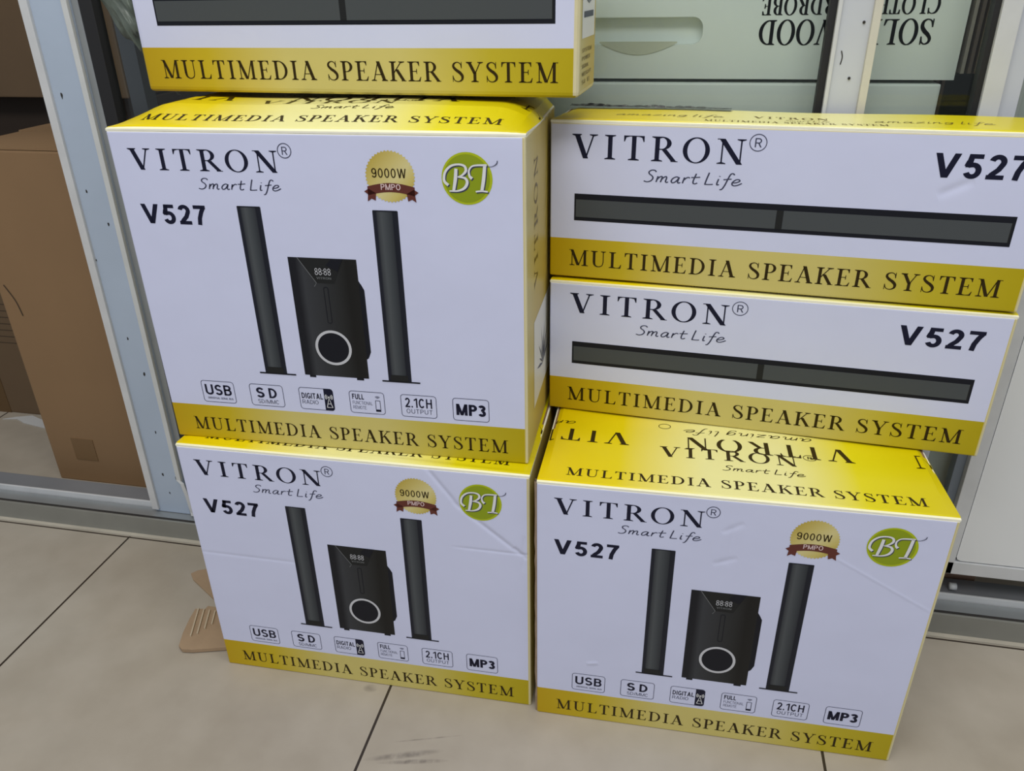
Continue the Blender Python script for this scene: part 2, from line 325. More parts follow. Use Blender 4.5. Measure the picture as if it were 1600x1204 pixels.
# --- plain grotesque capitals and figures, cap height 1, drawn as even strokes of weight t
def sg(ch, t):
    h = t / 2; pi = math.pi; st = lambda p, sm=False: stroke(p, t, sm)
    def arc(cx, cy, rx, ry, a0, a1, n=14): return ell(cx, cy, rx, ry, n, a0, a1)
    R_ = lambda x0, x1, y0, y1: [rect(x0, x1, y0, y1)]
    w = {'I': t, 'M': .84, 'W': .98, '1': .40, '.': t, ':': t, '/': .32, 'L': .54, 'F': .56, 'E': .60, 'J': .5, 'O': .74, 'C': .70, 'D': .68, 'U': .68, 'N': .70, 'R': .68, 'S': .62, 'B': .64, 'A': .72, 'V': .82 if t > .18 else .72, 'H': .68, 'T': .62, 'P': .62, 'Y': .68}.get(ch, .56)
    if ch == 'I': g = R_(0, t, 0, 1)
    elif ch == 'L': g = R_(0, t, 0, 1) + R_(0, w, 0, t * .92)
    elif ch == 'F': g = R_(0, t, 0, 1) + R_(0, w, 1 - t * .92, 1) + R_(0, w * .88, .46, .46 + t * .9)
    elif ch == 'E': g = R_(0, t, 0, 1) + R_(0, w, 1 - t * .92, 1) + R_(0, w * .93, .46, .46 + t * .9) + R_(0, w, 0, t * .92)
    elif ch == 'T': g = R_(w / 2 - h, w / 2 + h, 0, 1) + R_(0, w, 1 - t * .92, 1)
    elif ch == 'H': g = R_(0, t, 0, 1) + R_(w - t, w, 0, 1) + R_(0, w, .46, .46 + t * .9)
    elif ch == 'N': g = R_(0, t, 0, 1) + R_(w - t, w, 0, 1) + diag(h, 1, w - h, 0, t * 1.05)
    elif ch == 'M': g = R_(0, t, 0, 1) + R_(w - t, w, 0, 1) + diag(h * 1.1, 1, w / 2, 0, t * .95) + diag(w - h * 1.1, 1, w / 2, 0, t * .95)
    elif ch == 'V': g = diag(h * 1.1, 1, w / 2, 0, t * 1.12) + diag(w - h * 1.1, 1, w / 2, 0, t * 1.12)
    elif ch == 'A': g = diag(h * 1.1, 0, w / 2, 1, t * 1.12) + diag(w - h * 1.1, 0, w / 2, 1, t * 1.12) + R_(.17, w - .17, .22, .22 + t * .85)
    elif ch == 'Y': g = diag(h, 1, w / 2, .42, t * 1.15) + diag(w - h, 1, w / 2, .42, t * 1.15) + R_(w / 2 - h, w / 2 + h, 0, .46)
    elif ch == 'W': g = diag(h, 1, .26, 0, t) + diag(.49, 1, .28, 0, t) + diag(.49, 1, .72, 0, t) + diag(w - h, 1, .74, 0, t)
    elif ch in 'O0':
        g = ring(ell(w / 2, .5, w / 2, .51, 36), ell(w / 2, .5, w / 2 - t, .51 - t * .92, 36))
    elif ch == 'D': g = R_(0, t, 0, 1) + bowl(h, w, 0, 1, t, t * .92)
    elif ch == 'P': g = R_(0, t, 0, 1) + bowl(h, w, .40, 1, t, t * .9)
    elif ch == 'B': g = R_(0, t, 0, 1) + bowl(h, w - .03, .46, 1, t, t * .88) + bowl(h, w, 0, .46 + t * .88, t, t * .9)
    elif ch == 'R': g = R_(0, t, 0, 1) + bowl(h, w - .02, .42, 1, t, t * .9) + diag(w - h, 0, w * .55, .46, t * 1.15)
    elif ch == 'U': g = R_(0, t, .3, 1) + R_(w - t, w, .3, 1) + st(arc(w / 2, .31, w / 2 - h, .31 + .01 - h, -pi, 0))
    elif ch == 'C': g = st(arc(w / 2, .5, w / 2 - h, .51 - h, .22 * pi, 1.78 * pi, 26))
    elif ch == 'G': w = .72; g = st(arc(w / 2, .5, w / 2 - h, .51 - h, .22 * pi, 1.80 * pi, 26)) + R_(w - t, w, .10, .50) + R_(w * .52, w, .50 - t * .9, .50)
    elif ch == 'S':
        r = (1.02 - t) / 4; cx = w / 2; rx = cx - h
        g = st(arc(cx, 1.01 - h - r, rx * .94, r, .12 * pi, pi, 10)[:-1] + arc(cx, 1.01 - h - r, rx * .94, r, pi, 1.5 * pi, 8)[:-1] + [(cx, .5 + .005)] + arc(cx, -.01 + h + r, rx, r, .5 * pi, 0, 8)[1:] + arc(cx, -.01 + h + r, rx, r, 0, -.88 * pi, 12)[1:])
    elif ch == '5':
        cy = .325; g = R_(.09, w - .02, 1 - t * .95, 1) + [[(.085, 1), (.085 + t, 1), (.03 + t, .46), (.02, .46)]] + st([(.02 + h * .6, .50), (.10, .59)] + arc(w / 2 - .01, cy, w / 2 - h + .01, cy + .01 - h, .62 * pi, -.88 * pi, 22))
    elif ch == '2':
        g = R_(0, w, 0, t * .95) + st(arc(w / 2, .71, w / 2 - h, .30 - h, .93 * pi, -.12 * pi, 16) + [(w * .62, .40), (w * .30, .20), (h + .02, t * .5)])
    elif ch == '7': g = R_(0, w, 1 - t * .95, 1) + st([(w - h, 1 - t * .6), (w * .62, .66), (w * .42, .34), (w * .34, 0)])
    elif ch == '1': g = R_(w - t, w, 0, 1) + [[(0, .70), (0, .70 + t * .9), (w - t * .9, 1), (w - t * .5, 1), (w - t * .8, .84)]]
    elif ch == '3':
        g = st(arc(w / 2 - .02, .74, w / 2 - h, .27 - h + .0, .88 * pi, -.42 * pi, 16)) + st(arc(w / 2 - .01, .28, w / 2 - h + .01, .29 - h, .45 * pi, -.88 * pi, 18)) + R_(w * .36, w * .60, .46, .46 + t * .85)
    elif ch == '8': g = ring(ell(w / 2, .75, w / 2 - .02, .26), ell(w / 2, .75, w / 2 - .02 - t, .26 - t * .9)) + ring(ell(w / 2, .27, w / 2, .28), ell(w / 2, .27, w / 2 - t, .28 - t * .9))
    elif ch == '9': g = ring(ell(w / 2, .69, w / 2, .32), ell(w / 2, .69, w / 2 - t, .32 - t * .9)) + st([(w - h, .69), (w - h, .35)] + arc(w / 2, .30, w / 2 - h, .31 - h, 0, -.88 * pi, 14))
    elif ch == '.': g = R_(0, t, 0, t)
    elif ch == ':': g = R_(0, t, .2, .2 + t) + R_(0, t, .62, .62 + t)
    elif ch == '/': g = [[(0, 0), (t, 0), (w, 1), (w - t, 1)]]
    else: g = []; w = .3
    return g, w
def sans(s, x0, x1, y0, y1, t=.13, space=.13):
    polys = []; x = 0
    for ch in s:
        if ch == ' ': x += .34; continue
        g, a = sg(ch, t); polys += [[(px + x, py) for px, py in p] for p in g]; x += a + space
    mn = min(p[0] for q in polys for p in q); mx = max(p[0] for q in polys for p in q); k = (x1 - x0) / (mx - mn)
    return [[(x0 + (px - mn) * k, y0 + py * (y1 - y0)) for px, py in q] for q in polys]
def rrect(x0, x1, y0, y1, r, n=5):
    o = []
    for cx, cy, a in ((x1 - r, y0 + r, -math.pi / 2), (x1 - r, y1 - r, 0), (x0 + r, y1 - r, math.pi / 2), (x0 + r, y0 + r, math.pi)):
        o += ell(cx, cy, r, r, n, a, a + math.pi / 2)
    return o
def rrect_line(x0, x1, y0, y1, r, t): return ring(rrect(x0, x1, y0, y1, r), rrect(x0 + t, x1 - t, y0 + t, y1 - t, max(r - t, .01)))

# mapping of print onto carton faces (art units are millimetres)
OFF = .00025
def fmap(ox, oz, sx=1, sz=1):
    """front face; the mesh origin is the art's own anchor (ox, oz)"""
    return lambda x, y, l: ((x - ox) / 1000 * sx, -OFF * (l + 1), (y - oz) / 1000 * sz)

# ---- the speaker carton front print, one shared mesh per print element: (name, mesh, anchor)
FRONT = []
def front(name, art, ox, oy, mapf=None, label=None, sub=None):
    FRONT.append((name, art.mesh(name, fmap(ox, oy)), ox, oy, label, sub or []))
def logo(x0, x1, y0, y1, regx, regy, rr):
    a = Art(); a.add(serif_text('VITRON', x0, x1, y0, y1, track=.17))
    a.add(ring(ell(regx, regy, rr, rr, 32), ell(regx, regy, rr - .9, rr - .9, 32)), 'ink_soft')
    a.add(sans('R', regx - rr * .36, regx + rr * .42, regy - rr * .52, regy + rr * .52, .12), 'ink_soft')
    return a
a = logo(21, 196.5, 344.7, 367.8, 205.5, 368, 8); front('brand_lettering', a, 21, 344)
a = Art().add(hand_text('Smart Life', 98, 196, 325.3, 11.5, .085), 'ink_soft'); front('slogan_lettering', a, 98, 325)
a = Art().add(sans('V527', 21.5, 100.8, 284.3, 306.5, .19, .17)); front('model_number', a, 21, 284)
def quad_g(x0, x1, y0, y1, mat, a): a.poly([(x0, y0), (x1, y0), (x1, y1), (x0, y1)], mat, 0, [0, 1, 1, 0])
for (x0, x1, xb0, xb1) in ((139.5, 167.6, 131.8, 179.2), (297, 325.5, 289, 336)):
    a = Art(); quad_g(x0, x1, 102, 306.8, 'tower_print', a)
    a.poly(rect(x0 + .5, x1 - .5, 306.2, 307.4), 'picture_black', 1)
    a.poly(rect(x0 + 3, x1 - 4, 102, 110), 'picture_dark', 1)
    a.poly(rect(xb0, xb1, 100.4, 102.3), 'picture_black', 1)
    front('tower_speaker_picture', a, x0, 100)
a = Art(); quad_g(191, 272.5, 102.6, 251, 'sub_print', a)
a.poly([(272.4, 226), (275.5, 221), (278.4, 215), (278.4, 138), (275, 130), (272.4, 128)], 'picture_black', 0)
a.poly([(202.5, 251), (256.5, 251), (243.5, 221.5), (222, 221.5)], 'picture_dark', 1)
a.add(stroke([(202.5, 251), (222, 221.5), (219, 217)], .7, False), 'picture_line', 2)
a.poly([(236, 243), (243, 251), (256.5, 251), (249, 236)], 'picture_black', 2)
for x0, x1 in ((197, 205), (257, 266)): a.poly(rect(x0, x1, 99.8, 102.7), 'picture_black', 0)
a.add(rrect_line(229.2, 235.2, 172, 217, 2.5, .8), 'picture_black', 1)
a.add(sans('88:88', 221.8, 240.8, 231.3, 239.3, .10, .14), 'picture_ring', 3)
a.add(sans('VITRON', 223, 240.5, 226.3, 229, .14), 'picture_line', 3)
a.add(ring(ell(232.4, 140.8, 22.6, 22.6), ell(232.4, 140.8, 19.3, 19.3)), 'picture_ring', 2)
a.poly(ell(232.4, 140.8, 19.3, 19.3), 'picture_black', 2)
front('subwoofer_picture', a, 191, 100)
# seal
cx, cy = 320.3, 343.4; r = 26.6; pts = []
for k in range(176): rr = r + .8 * math.cos(k * math.pi / 2); pts.append((cx + rr * math.cos(k * 2 * math.pi / 176), cy + rr * math.sin(k * 2 * math.pi / 176)))
a = Art(); a.poly(pts, 'gold_seal', 0, [((p[0] - p[1] - cx + cy) / r / 2.9 + .5) for p in pts])
rib = Art()
top = [(cx - 26 + 52 * t, cy - 10.5 + 4 * math.sin(t * math.pi)) for t in [i / 12 for i in range(13)]]
bot = [(x, y - 9.5) for x, y in top]
rib.add(ring(top, bot, False), 'ribbon', 1)
for s in (-1, 1): rib.poly([(cx + s * 25, cy - 13), (cx + s * 30, cy - 16), (cx + s * 26, cy - 19), (cx + s * 27, cy - 26.5), (cx + s * 22.5, cy - 23.5), (cx + s * 18, cy - 25.5), (cx + s * 17, cy - 17.5)][::s], 'ribbon', 1)
let = Art(); let.add(sans('9000W', 300.3, 338, 342.3, 352, .13, .16), 'ink_gold', 1); let.add(sans('PMPO', 309.3, 331, 329.6, 335.9, .15), 'pink_print', 2)
front('power_seal', a, cx, cy, sub=[('ribbon', rib, 'dark red ribbon'), ('seal_lettering', let, None)])
# green badge
cx, cy = 403.2, 343.2
a = Art(); a.poly(ell(cx, cy, 27, 27), 'green_rim', 0); a.poly(ell(cx - .3, cy + .2, 24.3, 24.6), 'green', 1)
K = .138
def bt(p): return [(cx + (q[0] - 950) * K, cy + (398 - q[1]) * K * .96) + ((q[2] * K,) if len(q) > 2 else ()) for q in p]
let = Art()
strokes = [[(805, 450, 22), (775, 415, 20), (785, 350, 18), (830, 302, 16), (890, 288, 14), (935, 300, 18), (945, 335, 20), (915, 370, 14), (880, 385, 8)],
           [(885, 386, 8), (935, 392, 18), (952, 425, 22), (930, 468, 20), (880, 492, 13), (812, 495, 10)],
           [(870, 320, 24), (862, 400, 26), (845, 490, 22)],
           [(990, 395, 24), (972, 375, 18), (968, 335, 14), (990, 303, 12), (1030, 292, 13), (1105, 290, 15)],
           [(1090, 292, 24), (1078, 400, 26), (1062, 490, 24)], [(1015, 495, 12), (1060, 490, 12), (1108, 494, 12)]]
for s in strokes: let.add(stroke([(x + 1, y - 1.2, w_) for x, y, w_ in bt(s)], 2), 'ink_soft', 2)
for s in strokes: let.add(stroke(bt(s), 2), 'white_print', 3)
let.add(stroke(bt([(1110, 302, 4), (1145, 300, 4), (1178, 280, 7), (1186, 255, 6)]), 1), 'ink_soft', 2)
front('round_badge', a, cx, cy, sub=[('badge_lettering', let, 'white script letters')])
# feature icons
def icon(x0, x1): a = Art(); a.add(rrect_line(x0, x1, 54.3, 84.8, 4, .7), 'ink_soft', 0); return a
a = icon(48, 92.6); a.add(sans('USB', 52.5, 88, 65, 79.5, .17)); a.add(sans('UNIVERSAL SERIAL BUS', 54, 88.5, 59, 61.8, .14), 'ink_soft'); front('feature_icon', a, 48, 54)
a = icon(113.4, 158); a.add(sans('S', 122, 132.5, 66, 80, .18)); a.add(sans('D', 138.5, 149, 66, 80, .18)); a.add(sans('SD/MMC', 122.5, 150, 58, 63.5, .10), 'ink_soft'); front('feature_icon', a, 113, 54)
a = icon(178.8, 223.6); a.poly([(211.5, 54.3)] + ell(219.6, 58.3, 4, 4, 5, -math.pi / 2, 0) + ell(219.6, 80.8, 4, 4, 5, 0, math.pi / 2) + [(211.5, 84.8)], 'ink', 0)
a.add(sans('DIGITAL', 182, 209.8, 69.5, 77.3, .17)); a.add(sans('RADIO', 182, 203, 62, 67.5, .10), 'ink_soft')
a.add(stroke([(214, 59), (217.6, 72), (221.2, 59), (214, 59)], 1, False), 'white_print', 1); a.add(stroke([(215.6, 64), (219.6, 64)], .8, False), 'white_print', 1)
a.poly(ell(217.6, 73.2, 1.2, 1.2, 10), 'white_print', 1)
for rr in (2.8, 4.6):
    for s in (0, math.pi): a.add(stroke(ell(217.6, 73.5, rr, rr, 8, s - .8, s + .8), .9, False), 'white_print', 1)
front('feature_icon', a, 178, 54)
a = icon(244.2, 289); a.add(sans('FULL', 248, 263, 73.5, 80.8, .19)); a.add(sans('FUNCTIONAL', 248, 273.5, 66.5, 71, .09), 'ink_soft'); a.add(sans('REMOTE', 248, 265, 60, 64.5, .09), 'ink_soft')
a.add(rrect_line(277, 283.5, 58, 73.5, .8, .7), 'ink', 0); a.poly(rect(277, 283.5, 58, 61), 'ink', 0)
for rr in (1.4, 2.8, 4.2): a.add(stroke(ell(280.3, 75.6, rr, rr * .8, 8, .75, math.pi - .75), .6, False), 'ink_soft', 0)
front('feature_icon', a, 244, 54)
a = icon(309.5, 354.2); a.add(sans('2.1CH', 315, 348.5, 67.5, 80.3, .16, .15)); a.add(sans('OUTPUT', 316, 348.5, 59.3, 65.3, .10, .2), 'ink_soft'); front('feature_icon', a, 309, 54)
a = icon(374, 418.6); a.add(sans('MP3', 378.3, 414.5, 61.8, 77, .22, .09)); front('feature_icon', a, 374, 54)
a = Art().add(serif_text('MULTIMEDIA SPEAKER SYSTEM', 27.2, 440.5, 13.2, 31.2, .1, .42), 'ink_gold'); front('band_lettering', a, 27, 13)

# ---- long carton (sound bar) front print
BAR = []
def barp(name, art, ox, oy): BAR.append((name, art.mesh(name, fmap(ox, oy)), ox, oy))
a = logo(26.5, 224.3, 148.8, 176.6, 237, 173.5, 9.5); barp('brand_lettering', a, 26, 148)
a = Art().add(hand_text('Smart Life', 112.8, 225, 125, 13.5, .085), 'ink_soft'); barp('slogan_lettering', a, 112, 125)
a = Art().add(sans('V527', 417.5, 507.5, 144.2, 169.5, .19, .17)); barp('model_number', a, 417, 144)
a = Art(); x0, x1, y0, y1 = 30.5, 509, 73.5, 106.5
a.poly(rect(x0, x1, y0, y1), 'picture_black', 0); a.poly(rect(x0 + 2, x1 - 3.5, y0 + 4.5, y1 - 7), 'picture_grille', 1); a.poly(rect(266.5, 274, y0 + 4.5, y1 - 7), 'picture_dark', 2)
a.poly([(x1 - 3.5, y0 + 4.5), (x1 - 2, y0 + 3.5), (x1 - 2, y1 - 6), (x1 - 3.5, y1 - 7)], 'picture_dark', 1)
barp('soundbar_picture', a, 30, 73)
a = Art().add(serif_text('MULTIMEDIA SPEAKER SYSTEM', 25.3, 512.5, 15.5, 36, .1, .42), 'ink_gold'); barp('band_lettering', a, 25, 15)

# ---------------------------------------------------------------- cartons
def carton_body(w_, d_, h_, mats, bev=.0022):
    """mats: front, top, right side, top edge, vertical edge, kraft"""
    bm = bmesh.new(); add_box(bm, 0, w_, 0, d_, 0, h_, bev=bev, seg=3)
    bm.normal_update()
    for f in bm.faces:
        n = f.normal
        if n.y < -.999: i = 0
        elif n.z > .999: i = 1
        elif abs(n.x) > .999: i = 2
        elif n.z > .3: i = 3
        elif n.z < -.2 or n.x < 0: i = 0
        else: i = 4
        if n.z < -.999: i = 5
        f.material_index = i
    return bm
def surface(bm, w_, d0, d1, zf, t=.0022, nu=48, nd=14, mi=0, dx=0):
    """closed thin cardboard flap following height function zf(u,d)"""
    top = {}; bot = {}
    for i in range(nu + 1):
        for j in range(nd + 1):
            u = dx + (w_ - 2 * dx) * i / nu; d = d0 + (d1 - d0) * j / nd; z = zf(u, d)
            top[i, j] = bm.verts.new((u, d, z)); bot[i, j] = bm.verts.new((u, d, z - t))
    for i in range(nu):
        for j in range(nd):
            bm.faces.new([top[i, j], top[i + 1, j], top[i + 1, j + 1], top[i, j + 1]]).material_index = mi
            bm.faces.new([bot[i, j], bot[i, j + 1], bot[i + 1, j + 1], bot[i + 1, j]]).material_index = 1
    for i in range(nu):
        bm.faces.new([bot[i, 0], bot[i + 1, 0], top[i + 1, 0], top[i, 0]]).material_index = 1
        bm.faces.new([bot[i + 1, nd], bot[i, nd], top[i, nd], top[i + 1, nd]]).material_index = 1
    for j in range(nd):
        bm.faces.new([bot[0, j + 1], bot[0, j], top[0, j], top[0, j + 1]]).material_index = 1
        bm.faces.new([bot[nu, j], bot[nu, j + 1], top[nu, j + 1], top[nu, j]]).material_index = 1

def clip_x(polys, x0, x1):
    out = []
    for p in polys:
        for lim, sgn in ((x0, 1), (x1, -1)):
            q = []
            for i in range(len(p)):
                a_, b_ = p[i], p[(i + 1) % len(p)]; ia = (a_[0] - lim) * sgn >= 0; ib = (b_[0] - lim) * sgn >= 0
                if ia: q.append(a_)
                if ia != ib:
                    t = (lim - a_[0]) / (b_[0] - a_[0]); q.append((lim, a_[1] + t * (b_[1] - a_[1])))
            p = q
            if len(p) < 3: break
        if len(p) >= 3: out.append(p)
    return out
def clip_y(polys, y0, y1): return [[(y, x) for x, y in p] for p in clip_x([[(y, x) for x, y in p] for p in polys], y0, y1)]

SEAM = 128.0
def top_art_front():
    out = []
    def A(name): a = Art(); out.append((name, a)); return a
    A('lid_lettering').add(serif_text('MULTIMEDIA SPEAKER SYSTEM', 32, 437, 18, 34.5, .1, .42), 'ink_gold')
    a = A('lid_logo'); a.add(serif_text('VITRON', 141.5, 306, 77.5, 101, track=.17), 'ink_gold')
    a.add(ring(ell(322, 100, 8, 6.5, 28), ell(322, 100, 7.2, 5.7, 28)), 'ink_gold'); a.add(sans('R', 319.3, 325, 97, 103, .14), 'ink_gold')
    A('lid_slogan').add(hand_text('Smart Life', 216, 312, 56, 10.5, .08), 'ink_gold')
    big = serif_text('VITRON', 0, 203, 0, 31, track=.17)
    for xr in (103, 375, 647): A('upside_down_logo').add(clip_y(clip_x(rot180(xf(big, xr - 203, 98, 1), xr - 101.5, 98 + 15.5), 1, 464), 0, SEAM - 1), 'ink_gold')
    return out
def top_art_rear():
    out = []
    def A(name): a = Art(); out.append((name, a)); return a
    for xr in (30, 331):
        h_ = hand_text('amazing life', xr - 160, xr, 0, 13, .06)
        A('upside_down_slogan').add(clip_x(rot180(xf(h_, 0, 137, 1), xr - 80, 143), 1, 464), 'ink_gold')
    for xr in (147, 420):
        A('registered_mark').add(ring(ell(xr, 154, 8, 6.5, 28), ell(xr, 154, 7.2, 5.7, 28)), 'ink_gold')
    return out

BUMPS = {}
def make_speaker_carton(loc, rz, label, seed, H_=.390, D_=.2258, bulge=0, creases=(), topc=(), skip_side=False):
    W_ = .465
    root = empty('speaker_carton', loc, rz)
    tag(root, label, 'cardboard box', 'speaker system cartons with the full picture front')
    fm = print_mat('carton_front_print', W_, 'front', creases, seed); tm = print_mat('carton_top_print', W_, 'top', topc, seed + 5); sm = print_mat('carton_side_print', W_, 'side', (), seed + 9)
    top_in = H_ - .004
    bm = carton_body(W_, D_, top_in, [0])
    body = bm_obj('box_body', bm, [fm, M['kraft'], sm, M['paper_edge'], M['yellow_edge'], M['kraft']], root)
    def zf(u, d):
        uu = u / W_; e = min(1, min(uu, 1 - uu) / .10); e = e * (2 - e)
        z = H_ - .0004 - .0020 * max(0, 1 - d / .004) ** 2
        z += bulge * e * min(1, max(0, d) / .07) ** .8
        z += .0010 * math.sin(uu * 9 + seed) * min(1, d / .05) * e
        z -= .0045 * (1 - min(1, min(uu, 1 - uu) / .02)) * min(1, d / .1)
        return z
    bm = bmesh.new(); surface(bm, W_, .0004, SEAM / 1000, zf, nd=24); ff = bm_obj('front_flap', bm, [tm, M['paper_edge']], root)
    bm = bmesh.new(); surface(bm, W_, SEAM / 1000 + .0012, D_ - .0004, lambda u, d: zf(u, d) - .0012, nd=10); rf = bm_obj('rear_flap', bm, [tm, M['paper_edge']], root)
    def tmap(dz): return lambda x, y, l: (x / 1000, y / 1000, zf(x / 1000, y / 1000) + .0004 - dz)
    for n_, a in top_art_front(): link_mesh(n_, a.mesh(n_, tmap(0)), ff)
    for n_, a in top_art_rear(): link_mesh(n_, a.mesh(n_, tmap(.0012)), rf)
    for name, me, ox, oy, lab, sub in FRONT:
        if name == 'brand_lettering' or True:
            o = link_mesh(name, me, root); o.location = (ox / 1000, 0, oy / 1000)
            if lab: o['label'] = lab
        for sn, sa, sl in sub:
            if isinstance(sa, Art):
                key = 'sub_' + sn
                if key not in BUMPS: BUMPS[key] = sa.mesh(sn, fmap(ox, oy))
                c = link_mesh(sn, BUMPS[key], o)
                if sl: c['label'] = sl
    # print on the right side face
    if not skip_side:
        a = side_art(H_ * 1000, D_ * 1000)
        me = a.mesh('side_lettering', lambda x, y, l: (W_ + OFF * (l + 1), x / 1000, y / 1000)); link_mesh('side_lettering', me, root)
    return root
def side_art(h, d, low=False):
    a = Art()
    if low:
        a.poly(rect(14, d - 14, 58, h - 10), 'white_print', 0)
        burst(a, d / 2, 100, 30)
        a.poly(rect(24, d - 24, 78, 84), 'ink_soft', 1)
        for k in range(5): a.add(sans(['SYSTEM', 'POWER', 'SIGNAL', 'WEIGHT', 'SIZE'][k], 18, d - 30 - 8 * (k % 3), 44 - 8 * k, 48 - 8 * k, .14), 'ink_gold_soft', 0)
        return a
    a.poly(rect(50, d - 14, 50, 165), 'white_print', 0)
    burst(a, d * .55, 95, 52)
    # sideways block lettering running up the face
    col = serif_text('VITRON', 0, 150, 0, 26, track=.17)
    a.add([[(80 - y, 205 + x) for x, y in p] for p in col], 'ink_gold_soft', 0)
    for k in range(6):
        s = hand_text('amazing life', 0, 120 - 9 * (k % 3), 0, 9, .07)
        a.add([[(150 - k * 3 + x * .30, 180 + 24 * k + x * .42 + y) for x, y in p] for p in s], 'ink_gold_soft', 0)
    return a
def burst(a, cx, cy, r):
    for k in range(11):
        an = math.pi * (.08 + .84 * k / 10); L = r * (1 if k % 2 == 0 else .72)
        a.poly([(cx, cy - r * .3), (cx + L * .5 * math.cos(an - .07), cy - r * .3 + L * .6 * math.sin(an - .07)), (cx + L * math.cos(an), cy - r * .3 + L * 1.1 * math.sin(an)), (cx + L * .5 * math.cos(an + .07), cy - r * .3 + L * .6 * math.sin(an + .07))], 'ink_soft', 1)

def make_bar_carton(loc, rz, label, seed, H_, creases=(), side=False, W_=.5348, D_=.1074, soft=.0022, band=None):
    root = empty('soundbar_carton', loc, rz)
    tag(root, label, 'cardboard box', 'long cartons with the sound bar picture front')
    k = H_ / .1936
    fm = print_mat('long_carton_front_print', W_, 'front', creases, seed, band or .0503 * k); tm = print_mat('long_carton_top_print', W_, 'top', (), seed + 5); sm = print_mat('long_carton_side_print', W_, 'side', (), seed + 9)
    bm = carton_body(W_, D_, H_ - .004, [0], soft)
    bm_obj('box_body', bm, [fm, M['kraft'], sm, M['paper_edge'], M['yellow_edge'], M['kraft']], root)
    def zf(u, d):
        uu = u / W_
        return H_ - .0006 - .0020 * max(0, 1 - d / .004) ** 2 + .0007 * math.sin(uu * 11 + seed) * min(1, d / .03) - .003 * (1 - min(1, min(uu, 1 - uu) / .015)) * min(1, d / .05)
    hd = D_ * .62
    bm = bmesh.new(); surface(bm, W_, .0004, hd, zf, nd=10); ff = bm_obj('front_flap', bm, [tm, M['paper_edge']], root)
    bm = bmesh.new(); surface(bm, W_, hd + .001, D_ - .0004, lambda u, d: zf(u, d) - .001, nd=6); bm_obj('rear_flap', bm, [tm, M['paper_edge']], root)
    for n_, P_ in (('lid_slogan', hand_text('amazing life', 71, 196, 38, 17, .06)), ('lid_slogan', hand_text('amazing life', 357, 476, 34, 17, .06)),
                   ('lid_logo', serif_text('VITRON', 228, 310, 44, 57, track=.17)), ('lid_tagline', hand_text('Smart Life', 262, 311, 30, 8, .07)),
                   ('lid_lettering', serif_text('MULTIMEDIA SPEAKER SYSTEM', 175, 369, 12, 22, .1, .42))):
        a = Art().add(P_, 'ink_gold_soft')
        link_mesh(n_, a.mesh(n_, lambda x, y, l: (x / 1000, y / 1000, zf(x / 1000, y / 1000) + .0004)), ff)
    for name, me, ox, oy in BAR:
        o = link_mesh(name, me, root); o.location = (ox / 1000, 0, oy / 1000 * k); o.scale = (1, 1, k)
    if side:
        a = side_art(H_ * 1000, D_ * 1000, True)
        link_mesh('side_lettering', a.mesh('side_lettering', lambda x, y, l: (W_ + OFF * (l + 1), x / 1000, y / 1000)), root)
    return root

R = math.radians
make_speaker_carton((-.6072, .7632, 0), R(.81), 'white and gold speaker carton on the floor under the left stack, creased upper right corner', 1,
    creases=[(.330, .397, .378, .330, .0032, -.0011), (.366, .342, .456, .267, .0032, -.0012), (-.02, .214, .165, .213, .0025, -.0004), (.36, .270, .50, .2695, .0022, -.0005), (.444, .28, .462, .262, .003, -.0010), (.4565, .24, .4575, .30, .003, -.0007)], topc=[(.25, .012, .46, .004, .004, .0012)], skip_side=True)
make_speaker_carton((-.6131, .7831, .39), R(1.31), 'white and gold speaker carton, upper of the two picture cartons in the left stack', 2, bulge=.016,
    creases=[(.0, .395, .0, .38, .002, .0005)])
make_speaker_carton((-.1321, .7612, 0), R(.92), 'white and gold speaker carton on the floor at right with its wide yellow lid showing', 3,
    creases=[(.217, .340, .242, .357, .0036, -.0006), (.211, .293, .240, .306, .0036, -.0006), (.220, .350, .219, .290, .004, .0003), (.230, .350, .229, .290, .003, -.0003), (.32, .335, .475, .249, .0022, .0003), (.066, .104, .083, .108, .003, .0007)])
make_bar_carton((-.1459, .9429, .39), R(-4.1), 'long sound bar carton in the right stack, directly on the wide yellow lid', 4, .1855)
make_bar_carton((-.1479, .9523, .5776), R(-4.93), 'long sound bar carton on top of the right stack, running out of the frame', 5, .1930, creases=[(.427, .124, .460, .142, .005, -.0010)])
make_bar_carton((-.642, .9157, .8005), R(-3.05), 'long sound bar carton on top of the left stack, cut off above', 6, .1936, side=True, soft=.006, band=.0497)

